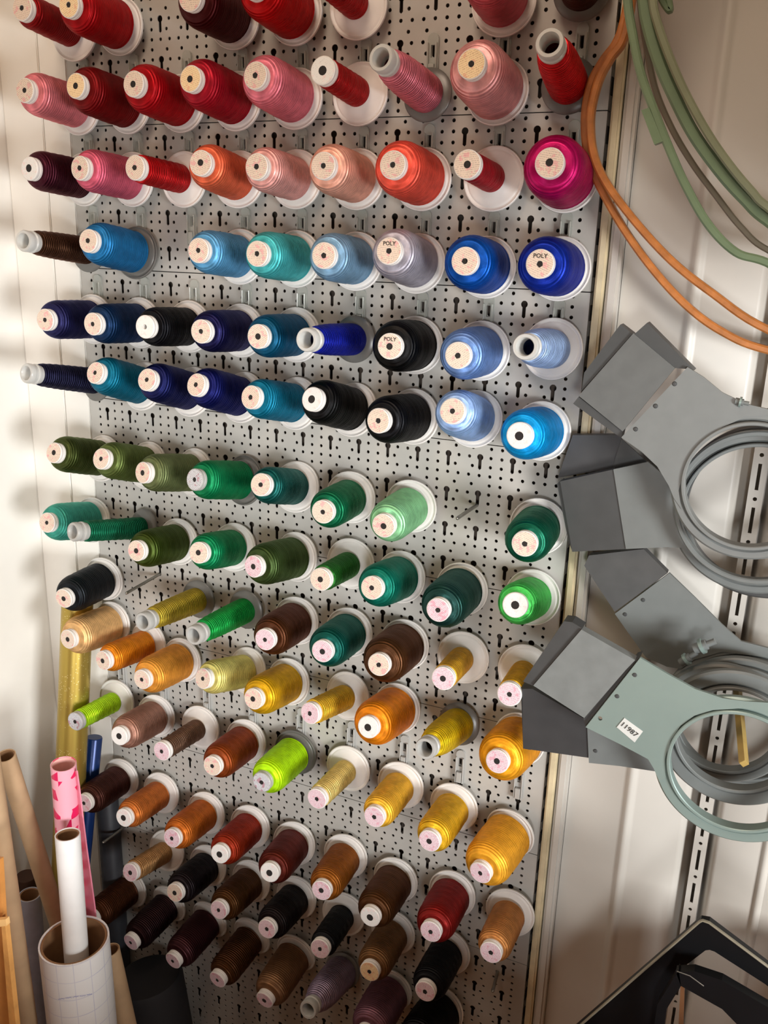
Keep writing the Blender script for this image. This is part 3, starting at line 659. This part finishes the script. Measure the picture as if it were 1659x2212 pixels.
strand('plastic_hoop', [(1410, 0), (1422, 55), (1447, 125), (1480, 200), (1527, 285), (1575, 355), (1625, 415), (1659, 448)] + far5 + [(1404, -120)], -78, -78, 6.5, 9, mat('sage_edge_highlight', '#7c8268', .4, var=.05), 'paler sage strand drawn for the edge highlight of the broad hoop, nearest the wall rib', G2, True)  # highlight along the broad strand's edge, drawn as its own paler strand
strand('plastic_hoop', [(1400, -60), (1432, 5), (1448, 20), (1436, -40)], -40, -40, 5, 8, M_sage, 'short green hoop end at the very top beside the broad strands', G2, False)

# ================================================================== BLACK FRAMES BOTTOM RIGHT
def prism_px(name, px, Y, thick, material, label, cat, bev=0):
    org = onY(*px[0], Y); pts = [onY(x, y, Y) - org for x, y in px]
    me = plate_mesh([(p[0], p[2]) for p in pts], [], thick, name)
    o = link(name, me, material); o.location = M(org); tag(o, label, cat); return o
fr = empty('black_frame', tuple(onY(1514, 1992, -150)), 'large black lacquered frame standing corner up in front of the white cladding', 'frame', 'black frames')
og = onY(1514, 1992, -150)
flat('frame_bar', [(1514, 1991), (1532, 1994), (1533, 2052), (1524, 2053), (1478, 2088), (1440, 2140), (1418, 2212), (1400, 2330), (1120, 2330)], -150, 9, M_black, fr, og)
flat('frame_bar', [(1532, 1994), (1659, 2090), (1760, 2166), (1745, 2200), (1653, 2126), (1544, 2056), (1533, 2052)], -150, 9, M_black, fr, og)
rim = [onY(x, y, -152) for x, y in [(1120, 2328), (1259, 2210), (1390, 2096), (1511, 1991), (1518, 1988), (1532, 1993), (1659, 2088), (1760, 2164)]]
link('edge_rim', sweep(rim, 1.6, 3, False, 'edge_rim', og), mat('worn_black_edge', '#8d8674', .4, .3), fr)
fr = empty('black_frame', tuple(onY(1467, 2097, -175)), 'smaller black frame with strap leaning inside the large one, lower right corner', 'frame', 'black frames')
og = onY(1467, 2097, -175)
flat('frame_bar', [(1460, 2100), (1500, 2098), (1560, 2118), (1659, 2176), (1760, 2250), (1740, 2300), (1640, 2262), (1560, 2180), (1471, 2130)], -175, 9, M_black, fr, og)
flat('strut', [(1466, 2096), (1471, 2130), (1440, 2180), (1420, 2330), (1395, 2330), (1420, 2170)], -175, 9, M_black, fr, og)
w_ = [onY(x, y, -199) for x, y in [(1462, 2098), (1490, 2108), (1520, 2130)]]
link('wire_loop', sweep(w_, .8, .8, False, 'wire_loop', og), M_pin, fr)
pb = prism_px('leaning_pole', [(1470, 2130), (1478, 2130), (1470, 2400), (1456, 2400)], -140, 6, mat('brown_pole', '#6b4426', .6), 'thin brown wooden lath seen between the black frames', 'lath')

# ================================================================== ROLLS BOTTOM LEFT
M_white_vinyl = N('white_grid_vinyl')
def make_vinyl(n):
    sp = n.n('ShaderNodeSeparateXYZ'); n.l(n.coord(), sp.inputs[0])
    ang = n.math('ARCTAN2', sp.outputs[1], sp.outputs[0])
    g1 = n.math('LESS_THAN', n.math('FRACT', n.math('MULTIPLY', sp.outputs[2], 40.0)), .05)
    g2 = n.math('LESS_THAN', n.math('FRACT', n.math('MULTIPLY', ang, 2.07)), .05)
    g = n.math('MAXIMUM', g1, g2); nz = n.noise(30, 3)
    g = n.math('MULTIPLY', g, n.math('MULTIPLY', nz, .42))
    n.l(n.mix(g, lin('#e4e2e0'), lin('#5a64b4')), n.b.inputs['Base Color']); n.b.inputs['Roughness'].default_value = .42
make_vinyl(M_white_vinyl); M_white_vinyl = M_white_vinyl.m
M_white_paper = mat('white_roll_paper', '#e6e4e2', .5, var=.02)
def roll(name, pa, Ya, pb_, Yb, wpx, material, label, cat='roll', wall=3.0, ext=0, inner=M_card_in, group=None, hollow=True, core=False):
    a = onY(*pa, Ya); b = onY(*pb_, Yb); ax = b - a; ax /= np.linalg.norm(ax); b = b + ax * ext
    # radius from the width in the photo, measured across the axis at the upper end
    dist = float(np.linalg.norm(a - CAM)); fwd = float(RC[2] @ (a - CAM)); r = wpx / 2 * fwd / FPX
    L = float(np.linalg.norm(b - a))
    e = empty(name, tuple(a), label, cat, group); e.rotation_mode = 'QUATERNION'; e.rotation_quaternion = Vector(ax).to_track_quat('Z', 'Y')
    if hollow:
        link('sheet', lathe([(r - wall * .45, 1.2), (r - wall * .4, 0), (r, 0), (r, L), (r - wall * .45, L)], 40, 'sheet', closed=True), material, e)
        link('core', lathe([(r - wall, .8), (r - wall * .5, .8), (r - wall * .5, L), (r - wall, L)], 40, 'core', closed=True), inner, e)
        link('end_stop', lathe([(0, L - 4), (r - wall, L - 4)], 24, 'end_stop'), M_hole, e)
    else: link('sheet', lathe([(0, 0), (r * .93, 0), (r, r * .12), (r, L), (0, L)], 40, 'sheet'), material, e)
    print('ROLL', label[:25], 'r', round(r, 1), np.round(a), np.round(b))
    return e, r, L
big, rbig, Lb = roll('vinyl_roll', (160, 2030), -235, (176, 2190), -235, 146, M_white_vinyl, 'wide white vinyl roll printed with a faint blue grid, at the bottom left', wall=5, ext=420)
_gold = N('gold_glitter'); n = _gold
vv = n.n('ShaderNodeTexVoronoi'); vv.inputs['Scale'].default_value = 320; n.l(n.coord(), vv.inputs['Vector'])
spk = n.math('LESS_THAN', vv.outputs['Distance'], .16); nz = n.noise(26, 3)
spk = n.math('MULTIPLY', spk, n.math('GREATER_THAN', nz, .47))
n.l(n.mix(spk, lin('#b39a4a'), lin('#f6edb8')), n.b.inputs['Base Color']); n.b.inputs['Metallic'].default_value = .75; n.b.inputs['Roughness'].default_value = .34
roll('foil_roll', (168, 1285), -32, (148, 1790), -88, 66, _gold.m, 'tall gold glitter foil roll standing in the corner behind the left spools', wall=2, ext=110)
roll('foil_roll', (204, 1592), -26, (184, 1800), -56, 34, mat('navy_foil', '#12326c', .3, .3), 'dark blue shiny foil roll right of the gold roll', wall=2, ext=60, hollow=False)
roll('vinyl_roll', (230, 1712), -17, (252, 2000), -17, 47, mat('charcoal_vinyl', '#34363c', .5), 'charcoal grey vinyl roll leaning on the pegboard edge', ext=330, hollow=False)
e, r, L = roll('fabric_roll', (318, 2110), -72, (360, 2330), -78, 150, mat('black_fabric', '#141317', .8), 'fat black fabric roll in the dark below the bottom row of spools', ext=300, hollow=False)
roll('paper_roll', (146, 1802), -228, (166, 2075), -238, 53, M_white_paper, 'slim white paper roll standing inside the wide vinyl roll', wall=3, ext=120)
_pk = N('pink_print'); n = _pk
sp = n.n('ShaderNodeSeparateXYZ'); n.l(n.coord(), sp.inputs[0]); ang = n.math('ARCTAN2', sp.outputs[1], sp.outputs[0])
ca = n.n('ShaderNodeCombineXYZ'); n.l(n.math('MULTIPLY', ang, .017), ca.inputs[0]); n.l(sp.outputs[2], ca.inputs[1])
ck = n.n('ShaderNodeTexChecker'); ck.inputs['Scale'].default_value = 70; n.l(ca.outputs[0], ck.inputs['Vector'])
vo = n.n('ShaderNodeTexVoronoi'); vo.inputs['Scale'].default_value = 55; n.l(ca.outputs[0], vo.inputs['Vector'])
msk = n.math('MULTIPLY', ck.outputs['Fac'], n.math('GREATER_THAN', vo.outputs['Color'], .35))
n.l(n.mix(msk, lin('#f0a8b8'), lin('#d81c58')), n.b.inputs['Base Color']); n.b.inputs['Roughness'].default_value = .3; n.b.inputs['Coat Weight'].default_value = .5
pk, r, L = roll('gift_wrap_roll', (137, 1650), -195, (160, 1990), -185, 54, _pk.m, 'pink patterned gift wrap roll behind the slim white roll', wall=2, ext=160, inner=mat('pink_inner', '#e8b0a8', .6))
# loose outer turn of the wrap
fl = [onY(x, y, Y) for x, y, Y in [(165, 1665, -196), (170, 1700, -192), (186, 1830, -190), (204, 1960, -186), (212, 2060, -184)]]
bmf = bmesh.new(); og = np.array([0, 0, 0.]); a0 = 0; pr_ = None
for i, p in enumerate(fl):
    q = onY([150, 152, 160, 172, 180][i], [1668, 1702, 1832, 1962, 2062][i], -178)
    v = [bmf.verts.new(M(p)), bmf.verts.new(M(p + np.array([1.2, 1.0, 0]))), bmf.verts.new(M(q + np.array([1.2, 1.0, 0]))), bmf.verts.new(M(q))]
    if pr_:
        for j in range(4): bmf.faces.new((pr_[j], pr_[(j + 1) % 4], v[(j + 1) % 4], v[j]))
    else: bmf.faces.new(v)
    pr_ = v
bmf.faces.new(list(reversed(pr_)))
fo = link('loose_sheet', mesh_of(bmf, 'loose_sheet', True, 40), mat('pink_sheet', '#e58aa0', .35), pk)
bpy.context.view_layer.update(); fo.matrix_parent_inverse = pk.matrix_world.inverted()
roll('cardboard_tube', (12, 1632), -225, (132, 2010), -165, 42, M_kraft, 'long cardboard tube leaning from the far left into the rolls', 'tube', wall=2.5, ext=200)
roll('cardboard_tube', (-28, 1600), -262, (60, 2212), -262, 44, M_kraft, 'cardboard tube along the left picture edge behind the pine crate', 'tube', wall=2.5, ext=260)
roll('cardboard_tube', (236, 2052), -178, (272, 2212), -178, 44, M_kraft, 'short cardboard tube just right of the wide vinyl roll', 'tube', wall=2.5, ext=260)
roll('paper_roll', (64, 1932), -150, (86, 2212), -150, 46, mat('bluish_paper', '#aab0c4', .5), 'bluish white paper roll with a dark opening, between the cardboard tubes', wall=3, ext=300)
roll('fabric_roll', (56, 1892), -128, (62, 2000), -128, 44, mat('dark_brown_felt', '#3a2216', .8), 'dark brown roll rising behind the bluish white roll', ext=320, hollow=False)
# wooden crate edge
M_pine = mat('orange_pine', '#d08c48', .5, var=.1, scale=30)
og = onY(10, 2000, -330); cr = empty('wooden_crate', tuple(og), 'orange pine crate corner at the lower left picture edge', 'crate')
flat('side_board', [(-120, 1850), (-2, 1858), (6, 1990), (26, 2212), (42, 2400), (-120, 2400)], -330, 6, M_pine, cr, og)
flat('corner_post', [(2, 1990), (10, 1990), (34, 2212), (50, 2400), (34, 2400), (20, 2212)], -336, 6, mat('pale_pine', '#e3a45c', .5, var=.08), cr, og)
flat('crossbar', [(-120, 2000), (12, 1986), (14, 2000), (-120, 2020)], -342, 5, mat('light_pine', '#e8b878', .5, var=.08), cr, og)
# the wide roll's unreadable line of blue print, laid on its curved side where the photo has it
def on_roll(px, py):
    o_ = np.array([106.0, -235.0, 0]); A = onY(160, 2030, -235); Bx = onY(176, 2190, -235); ax_ = (Bx - A) / np.linalg.norm(Bx - A)
    d = ray(px, py); w0 = CAM - A; dp = d - (d @ ax_) * ax_; wp = w0 - (w0 @ ax_) * ax_; rr = rbig + .25
    a_, b_, c_ = dp @ dp, 2 * dp @ wp, wp @ wp - rr * rr
    return CAM + d * ((-b_ - math.sqrt(max(b_ * b_ - 4 * a_ * c_, 0))) / (2 * a_))
bml = bmesh.new(); random.seed(3); prev = None
for i in range(44):
    x_ = 126 + i * 1.7; y_ = 2158 - i * .26 + (2.2 if i % 2 else -1.2) * random.uniform(.3, 1.2)
    p_ = on_roll(x_, y_); q_ = on_roll(x_, y_ + .9)
    v_ = (bml.verts.new(M(p_)), bml.verts.new(M(q_)))
    if prev and i % 9: bml.faces.new((prev[0], v_[0], v_[1], prev[1]))
    prev = v_
pl = link('print_line', mesh_of(bml, 'print_line'), mat('blue_grid_ink', '#5c66b8', .6), big)
bpy.context.view_layer.update(); pl.matrix_parent_inverse = big.matrix_world.inverted()
# ================================================================== added unseen wall on the right, its opening shapes the window light into a band
wy0, wy1, wz0, wz1 = -60, -1050, -690, -40
wx = 1110
for nm, c, s_ in (('light_wall_lower', (wx, -700, (wz0 - Z0) / 2), (30, 1500, wz0 + Z0)), ('light_wall_upper', (wx, -700, (wz1 + 800) / 2), (30, 1500, 800 - wz1)), ('light_wall_near', (wx, (wy1 - 1450) / 2, (wz0 + wz1) / 2), (30, abs(-1450 - wy1), wz1 - wz0))):
    o = box(nm, c, s_, M_wall2); o['kind'] = 'structure'
# added unseen blocks, bench- and cupboard-like, keep its light off the lowest rows
bn = box('bench_blocker', (995, -235, (-622 - Z0) / 2), (180, 370, Z0 - 622), M_pine, bevel=3); tag(bn, 'added pine bench-like block shading the lowest rows from the window, outside the picture', 'bench')
cb = box('cupboard_blocker', (1040, -510, (-550 - Z0) / 2), (100, 160, Z0 - 550), M_wall2, bevel=3); tag(cb, 'added pale cupboard-like block shading the lowest rows from the window, outside the picture', 'cupboard')
tb = box('table_blocker', (355, -850, (-600 - Z0) / 2), (1110, 460, Z0 - 600), M_pine, bevel=3); tag(tb, 'added pine table-like block below the camera cutting the front fill, outside the picture', 'table')  # added unseen block, keeps the front fill off the lowest rows
o = box('fill_blocker', (500, -985, (-70 + 800) / 2), (1900, 30, 870), M_wall2); o['kind'] = 'structure'    # added unseen panel behind the camera, keeps the front fill off the top rows
